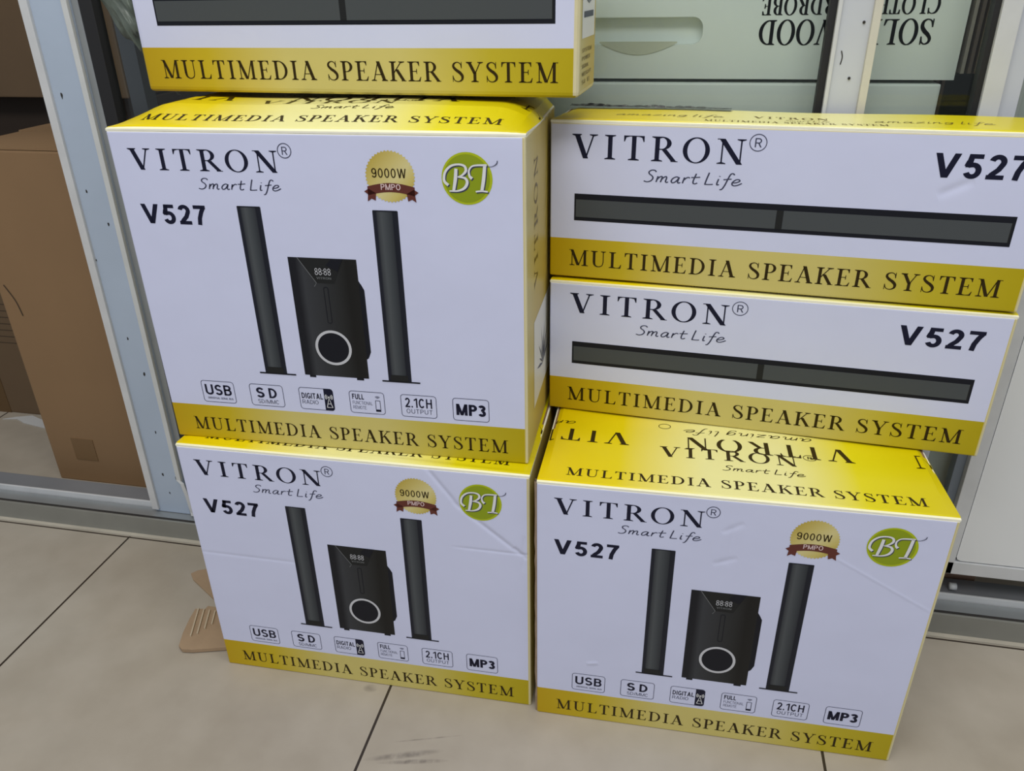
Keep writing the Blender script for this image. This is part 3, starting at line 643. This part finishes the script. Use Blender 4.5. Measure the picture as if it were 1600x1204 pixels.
# ---------------------------------------------------------------- floor and building
def tile_mat():
    m, nt, b = newmat('beige_floor_tile')
    tc = N(nt, 'ShaderNodeTexCoord'); sx = N(nt, 'ShaderNodeSeparateXYZ'); nt.links.new(tc.outputs['Object'], sx.inputs[0])
    X, Y, Z = sx.outputs
    def joint(c, off, w_):
        t = math_n(nt, 'FRACT', math_n(nt, 'DIVIDE', math_n(nt, 'ADD', c, off), .6))
        return math_n(nt, 'LESS_THAN', math_n(nt, 'ABSOLUTE', math_n(nt, 'SUBTRACT', t, .5)), w_ / .6)
    j = math_n(nt, 'MAXIMUM', joint(X, .95 - .3 + 6, .0019), joint(Y, -1.0095 - .3 + 6, .0017))
    n1 = N(nt, 'ShaderNodeTexNoise'); n1.inputs['Scale'].default_value = 2.2; n1.inputs['Detail'].default_value = 6; n1.inputs['Roughness'].default_value = .55
    n2 = N(nt, 'ShaderNodeTexNoise'); n2.inputs['Scale'].default_value = 14; n2.inputs['Detail'].default_value = 8
    for n in (n1, n2): nt.links.new(tc.outputs['Object'], n.inputs['Vector'])
    c = ramp(nt, n1.outputs['Fac'], [(.3, (.385, .335, .265)), (.5, (.44, .39, .32)), (.7, (.475, .435, .37))])
    mx = N(nt, 'ShaderNodeMix', data_type='RGBA', blend_type='MULTIPLY'); mx.inputs[0].default_value = .5
    nt.links.new(c, mx.inputs[6]); nt.links.new(ramp(nt, n2.outputs['Fac'], [(.3, (.75, .73, .70)), (.7, (1, 1, 1))]), mx.inputs[7])
    # scuff marks near the front
    def scuff(cx, cy, ang, L, w_, fsc):
        ca, sa = math.cos(ang), math.sin(ang)
        al = math_n(nt, 'ADD', math_n(nt, 'MULTIPLY', math_n(nt, 'SUBTRACT', X, cx), ca), math_n(nt, 'MULTIPLY', math_n(nt, 'SUBTRACT', Y, cy), sa))
        ac = math_n(nt, 'ADD', math_n(nt, 'MULTIPLY', math_n(nt, 'SUBTRACT', X, cx), -sa), math_n(nt, 'MULTIPLY', math_n(nt, 'SUBTRACT', Y, cy), ca))
        e = math_n(nt, 'ADD', math_n(nt, 'POWER', math_n(nt, 'ABSOLUTE', math_n(nt, 'DIVIDE', al, L)), 2), math_n(nt, 'POWER', math_n(nt, 'ABSOLUTE', math_n(nt, 'DIVIDE', ac, w_)), 2))
        k = math_n(nt, 'SUBTRACT', 1, e, clamp=True)
        n3 = N(nt, 'ShaderNodeTexNoise'); n3.inputs['Scale'].default_value = fsc; nt.links.new(tc.outputs['Object'], n3.inputs['Vector'])
        return math_n(nt, 'MULTIPLY', k, math_n(nt, 'MULTIPLY_ADD', n3.outputs['Fac'], 2.2, -.5, clamp=True))
    s = math_n(nt, 'MAXIMUM', scuff(-.295, .659, .32, .055, .006, 90), math_n(nt, 'MAXIMUM', scuff(-.280, .652, .22, .05, .004, 120), math_n(nt, 'MAXIMUM', scuff(-.378, .757, .1, .012, .008, 40), scuff(-.27, .69, .3, .05, .0015, 60))))
    mx2 = N(nt, 'ShaderNodeMix', data_type='RGBA'); nt.links.new(math_n(nt, 'MULTIPLY', s, .75), mx2.inputs[0]); nt.links.new(mx.outputs[2], mx2.inputs[6]); mx2.inputs[7].default_value = (.13, .11, .095, 1)
    mx3 = N(nt, 'ShaderNodeMix', data_type='RGBA'); nt.links.new(j, mx3.inputs[0]); nt.links.new(mx2.outputs[2], mx3.inputs[6]); mx3.inputs[7].default_value = (.035, .025, .018, 1)
    nt.links.new(mx3.outputs[2], b.inputs['Base Color'])
    b.inputs['Roughness'].default_value = .38
    bp = N(nt, 'ShaderNodeBump'); bp.inputs['Strength'].default_value = .5; bp.inputs['Distance'].default_value = .001; bp.invert = True
    nt.links.new(j, bp.inputs['Height']); nt.links.new(bp.outputs['Normal'], b.inputs['Normal'])
    return m
structure(box_obj('floor', (-4, 4, -2.5, 4.0, -.05, 0), tile_mat()))
wallm = simple('shop_wall_paint', (.30, .30, .28), .8)
structure(box_obj('wall_back', (-4, 4, 3.4, 3.5, 0, 2.6), wallm))
structure(box_obj('wall_left', (-4.1, -4, 1.15, 3.4, 0, 2.6), wallm))
structure(box_obj('wall_right', (4, 4.1, 1.15, 3.4, 0, 2.6), wallm))
structure(box_obj('ceiling', (-4, 4, 1.02, 3.4, 2.6, 2.65), wallm))  # unseen walls and ceiling close the inner room to keep it dark

alu = simple('grey_painted_aluminium', (.42, .50, .62), .42, .0, .5, noise=.10, nscale=7, bump=.25, bscale=60, bdist=.0008)
alu_w = simple('pale_worn_aluminium', (.60, .615, .63), .4, 0, .5, noise=.12, nscale=25)
alu_m = simple('grey_stile_paint', (.55, .575, .63), .45, 0, .5, noise=.08, nscale=9, bump=.2, bscale=80, bdist=.0006)
alu_s = simple('sill_grey_green', (.25, .25, .225), .45, .1, .5, noise=.15, nscale=14)
alu_t = simple('track_aluminium', (.33, .35, .36), .35, .4, .5, noise=.12, nscale=18)
rubber = simple('black_rubber', (.010, .010, .012), .6)
cream = simple('yellowed_plastic_strip', (.60, .58, .50), .5, noise=.1, nscale=30)
dirt = simple('black_dirt', (.03, .027, .025), .9)

# sill with its tracks
sill = empty('trim_1', (0, 1.017, 0)); structure(sill)
def part(name, dims, mat, parent, bev=0, lean=0):
    px, py, pz = parent.location
    return box_obj(name, (dims[0] - px, dims[1] - px, dims[2] - py, dims[3] - py, dims[4] - pz, dims[5] - pz), mat, parent, bev, lean)
part('sill_front', (-3, 3, 1.020, 1.024, 0, .0405), alu_s, sill, .0008)
part('floor_strip', (-3, 3, 1.012, 1.020, 0, .003), simple('pale_grout_strip', (.50, .46, .38), .6, noise=.3, nscale=12), sill)
part('sill_bed', (-3, 3, 1.024, 1.115, 0, .031), alu_s, sill)
part('track_groove', (-3, 3, 1.0245, 1.0295, .031, .0403), dirt, sill)
part('track_ledge', (-3, 3, 1.0295, 1.056, .031, .039), alu_t, sill, .001)
part('track_ridge', (-3, 3, 1.058, 1.062, .031, .050), alu_w, sill, .001)
part('rear_track', (-3, 3, 1.064, 1.108, .031, .042), simple('rear_track_grey', (.24, .25, .27), .4, .2, noise=.12, nscale=10), sill, .001)

# sliding glass door on the left: stile with chipped foot, gasket, glass, meeting stile
def glass_mat():
    m, nt, b = newmat('greenish_glass'); nt.nodes.remove(b); out = nt.nodes['Material Output']
    tr = N(nt, 'ShaderNodeBsdfTransparent'); tr.inputs[0].default_value = (.965, .985, .97, 1)
    gl_ = N(nt, 'ShaderNodeBsdfGlossy'); gl_.inputs['Roughness'].default_value = .02; gl_.inputs[0].default_value = (1, 1, 1, 1)
    fr = N(nt, 'ShaderNodeFresnel'); fr.inputs[0].default_value = 1.28
    mx = N(nt, 'ShaderNodeMixShader'); nt.links.new(fr.outputs[0], mx.inputs[0]); nt.links.new(tr.outputs[0], mx.inputs[1]); nt.links.new(gl_.outputs[0], mx.inputs[2]); nt.links.new(mx.outputs[0], out.inputs[0])
    return m
gm = glass_mat()
door = empty('door_1', (-.33, 1.045, .04)); structure(door)
TOP = 2.2
Ln = .010
part('stile', (-.9085, -.8375, 1.047, 1.075, .040, TOP), alu, door, .0012, Ln)
part('stile_flange', (-.9120, -.8985, 1.042, 1.060, .046, TOP), alu_w, door, .0012, Ln)
part('stile_lip', (-.8465, -.8375, 1.043, 1.050, .115, TOP), simple('pale_grey_lip', (.60, .62, .62), .5, noise=.12, nscale=25), door, .001, Ln)
part('stile_return', (-.8375, -.8250, 1.052, 1.072, .115, TOP), alu_t, door, .001, Ln)
part('gasket', (-.8250, -.8040, 1.050, 1.070, .110, TOP), rubber, door, .001, Ln)
part('bottom_rail', (-.835, .155, 1.052, 1.072, .044, .112), alu, door, .001)
# broken foot: bent flange strip
bm = bmesh.new()
P = [(-.846, 1.043, .118), (-.838, 1.041, .112), (-.833, 1.040, .085), (-.831, 1.040, .050), (-.829, 1.038, .044)]
for i in range(len(P) - 1):
    a_, b_ = P[i], P[i + 1]
    v = [bm.verts.new((x + dx + .33, y + dy - 1.045, z - .04)) for (x, y, z) in (a_, b_) for dx in (0, .007) for dy in (0, .002)]
    for f in ((0, 1, 5, 4), (2, 6, 7, 3), (0, 4, 6, 2), (1, 3, 7, 5)): bm.faces.new([v[k] for k in f])
bm_obj('bent_flange', bm, alu_w, door)
part('glass_pane', (-.806, .162, 1.062, 1.066, .11, TOP), gm, door)
part('meeting_gasket', (.160, .168, 1.052, 1.066, .044, TOP), rubber, door, 0, 0)
part('meeting_stile', (.1695, .209, 1.048, 1.072, .044, TOP), alu_m, door, .001, 0)
part('meeting_lip', (.1680, .1725, 1.044, 1.052, .044, TOP), alu_w, door, .001, 0)
part('meeting_flange', (.2065, .2155, 1.042, 1.056, .044, TOP), cream, door, .001, 0)
for (x, z) in ((.199, .866), (.193, .806), (.202, .757)):
    bm = bmesh.new(); bmesh.ops.create_cone(bm, cap_ends=True, segments=12, radius1=.0018, radius2=.0014, depth=.002, matrix=Matrix.Translation((x + .33, .0025 if z != .866 else .0025, z - .04)) @ Matrix.Rotation(R(90), 4, 'X'))
    bm_obj('rivet', bm, dirt, door)
# paint chips on the left stile
for (x, z, s) in ((-.885, .778, .005), (-.860, .590, .0035), (-.884, .640, .003), (-.877, .395, .003), (-.862, .33, .004), (-.868, .215, .003), (-.875, .125, .004), (-.848, .118, .006), (-.898, .53, .002), (-.870, .085, .003)):
    bm = bmesh.new(); vs = [bm.verts.new((x + .33 + Ln * z + s * random.uniform(.4, 1) * math.cos(t) * .6, .0014, z - .04 + s * random.uniform(.5, 1.2) * math.sin(t))) for t in [k * math.pi / 4 for k in range(8)]]
    f = bm.faces.new(vs); r_ = bmesh.ops.extrude_face_region(bm, geom=[f]); bmesh.ops.translate(bm, vec=(0, .001, 0), verts=[v for v in r_['geom'] if isinstance(v, bmesh.types.BMVert)])
    bm_obj('paint_chip', bm, dirt, door)

door2 = empty('door_2', (.37, 1.05, .04)); structure(door2)
Rn = -.012
part('gasket', (.343, .3495, 1.050, 1.066, .044, TOP), rubber, door2, 0, Rn)
part('stile', (.3495, .3705, 1.044, 1.066, .044, TOP), alu_w, door2, .001, Rn)
part('stile_return', (.3705, .3915, 1.052, 1.07, .044, TOP), alu_m, door2, .001, Rn)
part('glass_pane', (.215, .345, 1.058, 1.062, .08, TOP), gm, door2)
part('side_glass', (.3900, .430, 1.060, 1.064, .08, TOP), gm, door2)
door3 = empty('door_3', (.52, 1.05, .04)); structure(door3)
panel_m = simple('white_laminate_panel', (.77, .79, .80), .45, noise=.03, nscale=5)
part('stile_dark_strip', (.4270, .4400, 1.056, 1.075, .100, TOP), simple('blue_grey_profile', (.17, .20, .24), .5), door3, .001)  # dark blue-grey strip along the left of the white stile
part('stile', (.4400, .4600, 1.045, 1.075, .100, TOP), alu_w, door3, .001)
part('bottom_rail', (.4400, 1.1, 1.045, 1.075, .100, .1225), alu_w, door3, .001)
bm = bmesh.new()
pts = [(.4615 + x, .1245 + z) for x, z in ((.007, 0), (.6, 0), (.6, 2.0), (0, 2.0), (0, .007), (.002, .002))]
v1 = [bm.verts.new((x - .52, 1.047 - 1.05, z - .04)) for x, z in pts]; v2 = [bm.verts.new((x - .52, 1.062 - 1.05, z - .04)) for x, z in pts]
bm.faces.new(v1); bm.faces.new(v2[::-1])
for i in range(len(pts)): bm.faces.new([v1[(i + 1) % len(pts)], v1[i], v2[i], v2[(i + 1) % len(pts)]])
bm_obj('white_panel', bm, panel_m, door3)
part('panel_seal', (.4590, 1.1, 1.060, 1.068, .122, TOP), rubber, door3)
bm = bmesh.new(); bmesh.ops.create_cone(bm, cap_ends=True, segments=20, radius1=.006, radius2=.006, depth=.010, matrix=Matrix.Translation((.482 - .52, 1.078 - 1.05, .050 - .04)) @ Matrix.Rotation(R(90), 4, 'Y'))
bm_obj('roller_wheel', bm, alu_w, door3, True)

# ---------------------------------------------------------------- things behind the glass
def plain_carton(name, label, cat, x0, x1, y0, y1, h, mat, z0=0, flaps=True, group=None):
    root = empty(name, (x0, y0, z0)); tag(root, label, cat, group)
    w_, d_ = x1 - x0, y1 - y0
    box_obj('box_body', (0, w_, 0, d_, 0, h - .003), mat, root, .003)
    if flaps:
        for j, (a_, b_) in enumerate(((0.002, d_ / 2 - .001), (d_ / 2 + .001, d_ - .002))):
            bm = bmesh.new(); surface(bm, w_, a_, b_, lambda u, d: h + .001 + .003 * math.sin(u * 13 + j * 2) * math.sin(d * 9), t=.003, nu=20, nd=6, dx=.001)
            bm_obj('top_flap', bm, [mat, mat], root)
    return root
big = plain_carton('storage_carton', 'large plain brown cardboard box standing behind the grey stile at left', 'cardboard box', -1.217, -.72, 1.162, 1.47, .677, M['kraft'])
box_obj('tape_patch', (.055, .105, -.0012, 0, .055, .105), simple('brown_tape_patch', (.195, .115, .052), .5), big)
box_obj('tape_strip', (.245, .262, -.0012, 0, .0, .14), simple('brown_tape_strip', (.19, .115, .055), .5), big)
bm = bmesh.new()
for q in stroke([(.015, .43), (.030, .40), (.036, .37)], .0025): bm.faces.new([bm.verts.new((x, -.0008, z)) for x, z in q])
bm_obj('scratch', bm, M['kraft_ink'], big)
rear = plain_carton('printed_carton', 'brown carton with printed lines at the left edge, standing behind the large plain box', 'cardboard box', -2.0, -1.40, 1.395, 1.45, .62, M['kraft_dark'], flaps=False)
bm = bmesh.new(); ar = Art()
for k in range(7): ar.add([rect(440 - 60, 590, 285 - 16 * k, 286.5 - 16 * k)], 'kraft_ink')
ar.add(sans('FRAGILE', 520, 580, 192, 200, .12), 'kraft_ink'); ar.f = ar.f[:7]
link_mesh('printed_lines', ar.mesh('printed_lines', lambda x, y, l: (x / 1000, -.0006, y / 1000)), rear)
box_obj('corner_tape', (.40, .46, -.001, 0, 0, .17), simple('dark_amber_tape', (.11, .06, .02), .4), rear)
plain_carton('lower_storage_carton', 'added carton deep inside, coloured dark as a shaded gap, under the upper brown box', 'cardboard box', -2.1, -1.17, 1.66, 2.1, .700, M['kraft_shade'], flaps=False)
plain_carton('upper_storage_carton', 'brown cardboard box in the upper left corner, resting on the shade-coloured carton inside', 'cardboard box', -2.15, -1.175, 1.60, 2.05, .60, M['kraft_dark'], z0=.7015)
post = box_obj('rack_post', (0, .035, 0, .035, 0, 1.9), simple('dark_blue_grey_steel', (.075, .085, .10), .4, .3)); post.location = (-1.098, 1.50, 0)
tag(post, 'dark grey steel rack post behind the glass, left of the upper sound bar carton', 'rack post')
# green plastic bag
bm = bmesh.new(); bmesh.ops.create_icosphere(bm, subdivisions=5, radius=1)
from mathutils import noise as mn
for v in bm.verts:
    n = mn.noise(v.co * 2.3) * .22 + mn.noise(v.co * 6) * .12 + abs(mn.noise(v.co * 11)) * .10
    n += abs(mn.noise(Vector((v.co.x * 5, v.co.y * 5, v.co.z * 2.2)))) * .45
    c = v.co * (1 + n); v.co = Vector((c.x * .040 + c.z * -.085, c.y * .045, c.z * .15))
bag = bm_obj('plastic_bag', bm, simple('green_grey_plastic', (.17, .20, .16), .3, 0, .8, noise=.4, nscale=40), None, True); bag.location = (-.985, 1.38, .93)
tag(bag, 'crumpled translucent green plastic bag hanging behind the glass beside the top carton', 'plastic bag')

# flat-pack wardrobe cartons
wbm = simple('pale_green_white_carton', (.76, .81, .78), .6, noise=.04, nscale=12, bump=.3, bscale=25, bdist=.001)
def wardrobe(x0, x1, z0, z1, label, text=False, y0=1.12, d=.07):
    root = empty('wardrobe_carton', (x0, y0, z0)); tag(root, label, 'cardboard box')
    w_, h_ = x1 - x0, z1 - z0
    if not text:
        box_obj('box_body', (0, w_, 0, d, 0, h_), wbm, root, .003); return root
    # front board with a real handle opening
    hx0, hx1, hz0, hz1 = -.145 - x0, .021 - x0, .838 - z0, .8705 - z0
    bm = bmesh.new()
    add_box(bm, 0, hx0, 0, .016, 0, h_); add_box(bm, hx1, w_, 0, .016, 0, h_); add_box(bm, hx0, hx1, 0, .016, 0, hz0); add_box(bm, hx0, hx1, 0, .016, hz1, h_)
    # rounded corners of the opening
    for cx_, cz_, sx_, sz_ in ((hx1, hz0, -1, 1), (hx1, hz1, -1, -1), (hx0, hz0, 1, 1), (hx0, hz1, 1, -1)):
        r_ = .013
        arc = [(cx_, cz_)] + [(cx_ + sx_ * r_ * (1 - math.sin(t)), cz_ + sz_ * r_ * (1 - math.cos(t))) for t in [k * math.pi / 12 for k in range(7)]]
        a1 = [bm.verts.new((x, 0, z)) for x, z in arc]; a2 = [bm.verts.new((x, .016, z)) for x, z in arc]
        if sx_ * sz_ > 0: a1 = a1[::-1]; a2 = a2[::-1]
        bm.faces.new(a1[::-1]); bm.faces.new(a2)
        for i in range(len(arc)): bm.faces.new([a1[i], a1[(i + 1) % len(arc)], a2[(i + 1) % len(arc)], a2[i]])
    bm_obj('front_board', bm, wbm, root)
    box_obj('box_body', (0, w_, .0162, d, 0, h_), wbm, root, .003)
    # pushed-in tongue below the handle opening
    bm = bmesh.new(); n = 16
    for i in range(n):
        t0, t1 = i / n, (i + 1) / n; xa, xb = hx0 + .035 + t0 * .10, hx0 + .035 + t1 * .10
        za, zb = hz0 + .002 - .014 * math.sin(math.pi * t0), hz0 + .002 - .014 * math.sin(math.pi * t1)
        for y_ in (-.0010,): bm.faces.new([bm.verts.new((xa, y_, za)), bm.verts.new((xb, y_, zb)), bm.verts.new((xb, -.0004, hz0 + .004)), bm.verts.new((xa, -.0004, hz0 + .004))])
    bm_obj('handle_tongue', bm, simple('tongue_cream', (.52, .54, .44), .6), root)
    # lettering printed upside down
    a_ = Art()
    def up(s, xa, xb, za, zb): 
        P_ = serif_text(s, xa, xb, za, zb, .06, .45); P_ = [[(x + d_, y) for x, y in q] for q in P_ for d_ in (-.45, 0, .45)]; return rot180(P_, (xa + xb) / 2, (za + zb) / 2)
    X = lambda v: (v - x0) * 1000; Z_ = lambda v: (v - z0) * 1000
    a_.add(up('SOLID WOOD', X(.0905), X(.292), Z_(.8375), Z_(.866)), 'ink_w', 0)
    a_.add(up('CLOTH WARDROBE', X(.0905), X(.295), Z_(.8715), Z_(.892)), 'ink_w', 0)
    link_mesh('wardrobe_lettering', a_.mesh('wardrobe_lettering', lambda x, y, l: (x / 1000, -.0005, y / 1000)), root)
    return root
M['ink_w'] = simple('dark_green_ink', (.012, .022, .018), .6)
wardrobe(-.56, .316, 0, .7925, 'pale green-white carton behind the glass, under the lettered wardrobe carton')
wardrobe(-.56, .3285, .797, 1.45, 'pale wardrobe carton behind the glass with upside-down lettering and a handle slot', True)
for i, (x, col) in enumerate(((.3315, (.33, .30, .26)), (.3395, (.14, .11, .09)), (.347, (.19, .155, .125)))):
    o = box_obj('cardboard_sheet', (0, .004, 0, .25, 0, .72), simple('sheet_edge_%d' % i, col, .8)); o.location = (x + .004, 1.125, .80 - .0)
    o.location.z = 0; o.scale = (1, 1, 1)
    bm = bmesh.new(); add_box(bm, 0, .004, 0, .25, .804, 1.5); add_box(bm, 0, .004, .12, .25, 0, .804); me = bpy.data.meshes.new('cardboard_sheet'); bm.to_mesh(me); bm.free(); me.materials.append(o.data.materials[0]); o.data = me
    tag(o, ['pale', 'dark brown', 'mid brown'][i] + ' cardboard sheet on edge, ' + ['touching', 'second from', 'farthest from'][i] + ' the right end of the wardrobe carton', 'cardboard sheet', 'cardboard sheets on edge beside the wardrobe carton')
dark = box_obj('dark_backdrop', (0, .30, 0, .3, 0, 1.6), simple('dark_green_grey', (.065, .08, .078), .5)); dark.location = (.365, 1.42, 0)  # added dark block, its colour standing for the dim interior
tag(dark, 'dark grey-green cabinet for the dim interior, added right of the wardrobe cartons', 'backdrop')
pale = box_obj('pale_cabinet', (0, .22, 0, .03, .10, 1.7), simple('pale_board', (.56, .60, .57), .6)); pale.location = (.398, 1.10, 0)
tag(pale, 'pale upright board seen through the narrow pane beside the white door', 'board')
brownb = box_obj('floor_carton', (0, .082, 0, .12, 0, .09), simple('small_brown_carton', (.34, .21, .15), .8), None, .002); brownb.location = (.448, 1.118, 0)
tag(brownb, 'small brown carton in the dark gap under the white door', 'cardboard box')

# ---------------------------------------------------------------- scraps on the floor
def scrap(name, label, pts, z, t, mat, tilt=0, cat='cardboard scrap', edge=None):
    cx = sum(p[0] for p in pts) / len(pts); cy = sum(p[1] for p in pts) / len(pts)
    bm = bmesh.new()
    v1 = [bm.verts.new((x - cx, y - cy, t + tilt * (x - cx))) for x, y in pts]; v0 = [bm.verts.new((x - cx, y - cy, tilt * (x - cx))) for x, y in pts]
    f = bm.faces.new(v1); f.normal_update()
    bm.faces.new(v0[::-1])
    n = len(pts)
    for i in range(n): bm.faces.new([v0[i], v0[(i + 1) % n], v1[(i + 1) % n], v1[i]])
    bmesh.ops.recalc_face_normals(bm, faces=bm.faces)
    o = bm_obj(name, bm, [mat]); o.location = (cx, cy, z); tag(o, label, cat); return o
s1 = scrap('cardboard_scrap', 'torn brown cardboard scrap lying flat beside the lower left carton, nearer one with ripped ridges', [(-.716, .852), (-.700, .855), (-.699, .862), (-.686, .862), (-.55, .885), (-.55, .800), (-.610, .788), (-.672, .770), (-.688, .768), (-.697, .774), (-.706, .80), (-.713, .83)], .002, .006, M['kraft_light'])
bm = bmesh.new()
lo = s1.location
for k in range(4):
    xx = -.705 + .010 * k; ln = (.062, .055, .042, .03)[k]
    b2 = bmesh.new(); add_box(b2, 0, .0022, -ln, 0, .0055, .0085); bmesh.ops.rotate(b2, cent=(0, 0, 0), matrix=Matrix.Rotation(R(20), 3, 'Z'), verts=b2.verts); bmesh.ops.translate(b2, vec=(xx - .006 - lo.x, .852 - lo.y, 0), verts=b2.verts)
    for f in b2.faces: bm.faces.new([bm.verts.new(v.co) for v in f.verts])
    b2.free()
bm_obj('torn_ridge', bm, simple('pale_torn_ply', (.50, .41, .29), .9), s1)
scrap('cardboard_scrap', 'narrow brown cardboard scrap sticking out behind the lower left carton, farther one', [(-.776, .935), (-.768, .945), (-.745, .955), (-.60, .99), (-.60, .88), (-.678, .866), (-.69, .876), (-.764, .922)], .0005, .0025, M['kraft_light'])
scrap('paper_scrap', 'small white paper scrap on the floor inside, left of the large plain box', [(-1.535, 1.36), (-1.50, 1.366), (-1.47, 1.352), (-1.38, 1.335), (-1.38, 1.362), (-1.44, 1.374), (-1.475, 1.387), (-1.51, 1.374)], .0005, .0015, simple('white_paper', (.55, .55, .54), .8), cat='paper scrap')

# ---------------------------------------------------------------- small wear on the cartons
def carton_by(label_start):
    return [o for o in C.objects if o.get('label', '').startswith(label_start)][0]
right_low = carton_by('white and gold speaker carton on the floor at right')
bm = bmesh.new(); random.seed(3)
n = 26; prev = None
for i in range(n + 1):
    z = .386 * i / n; x = -.0022 - .0012 * random.random(); y = .0015 + .0015 * random.random()
    cur = [bm.verts.new((.0005, y, z)), bm.verts.new((x, y + .0005, z)), bm.verts.new((x, y + .006, z)), bm.verts.new((.0005, y + .006, z))]
    if prev:
        for k in range(4): bm.faces.new([prev[k], cur[k], cur[(k + 1) % 4], prev[(k + 1) % 4]])
    prev = cur
bmesh.ops.recalc_face_normals(bm, faces=bm.faces)
bm_obj('torn_edge', bm, simple('bare_board_edge', (.30, .22, .15), .85, noise=.3, nscale=60), right_low)
top_right = carton_by('long sound bar carton on top of the right stack')
bm = bmesh.new(); G = {}
for i in range(61):
    for j in range(5):
        u = .002 + .20 * i / 60; d = .094 + .014 * j / 4
        G[i, j] = bm.verts.new((u, d, .1930 + .0012 + .0035 * abs(mn.noise(Vector((u * 90, d * 160, 1)))) * (1 if 0 < j else .2) * min(1, (60 - i) / 20)))
for i in range(60):
    for j in range(4): bm.faces.new([G[i, j], G[i + 1, j], G[i + 1, j + 1], G[i, j + 1]])
bm_obj('crumpled_tape', bm, simple('dark_glossy_tape', (.03, .03, .03), .12, 0, .9), top_right)
bm = bmesh.new()
for q in stroke([(.1795, .836), (.1815, .829), (.1805, .821)], .0012): bm.faces.new([bm.verts.new((x + .33, .0025, z - .04)) for x, z in q])
bm_obj('scratch_mark', bm, dirt, door)
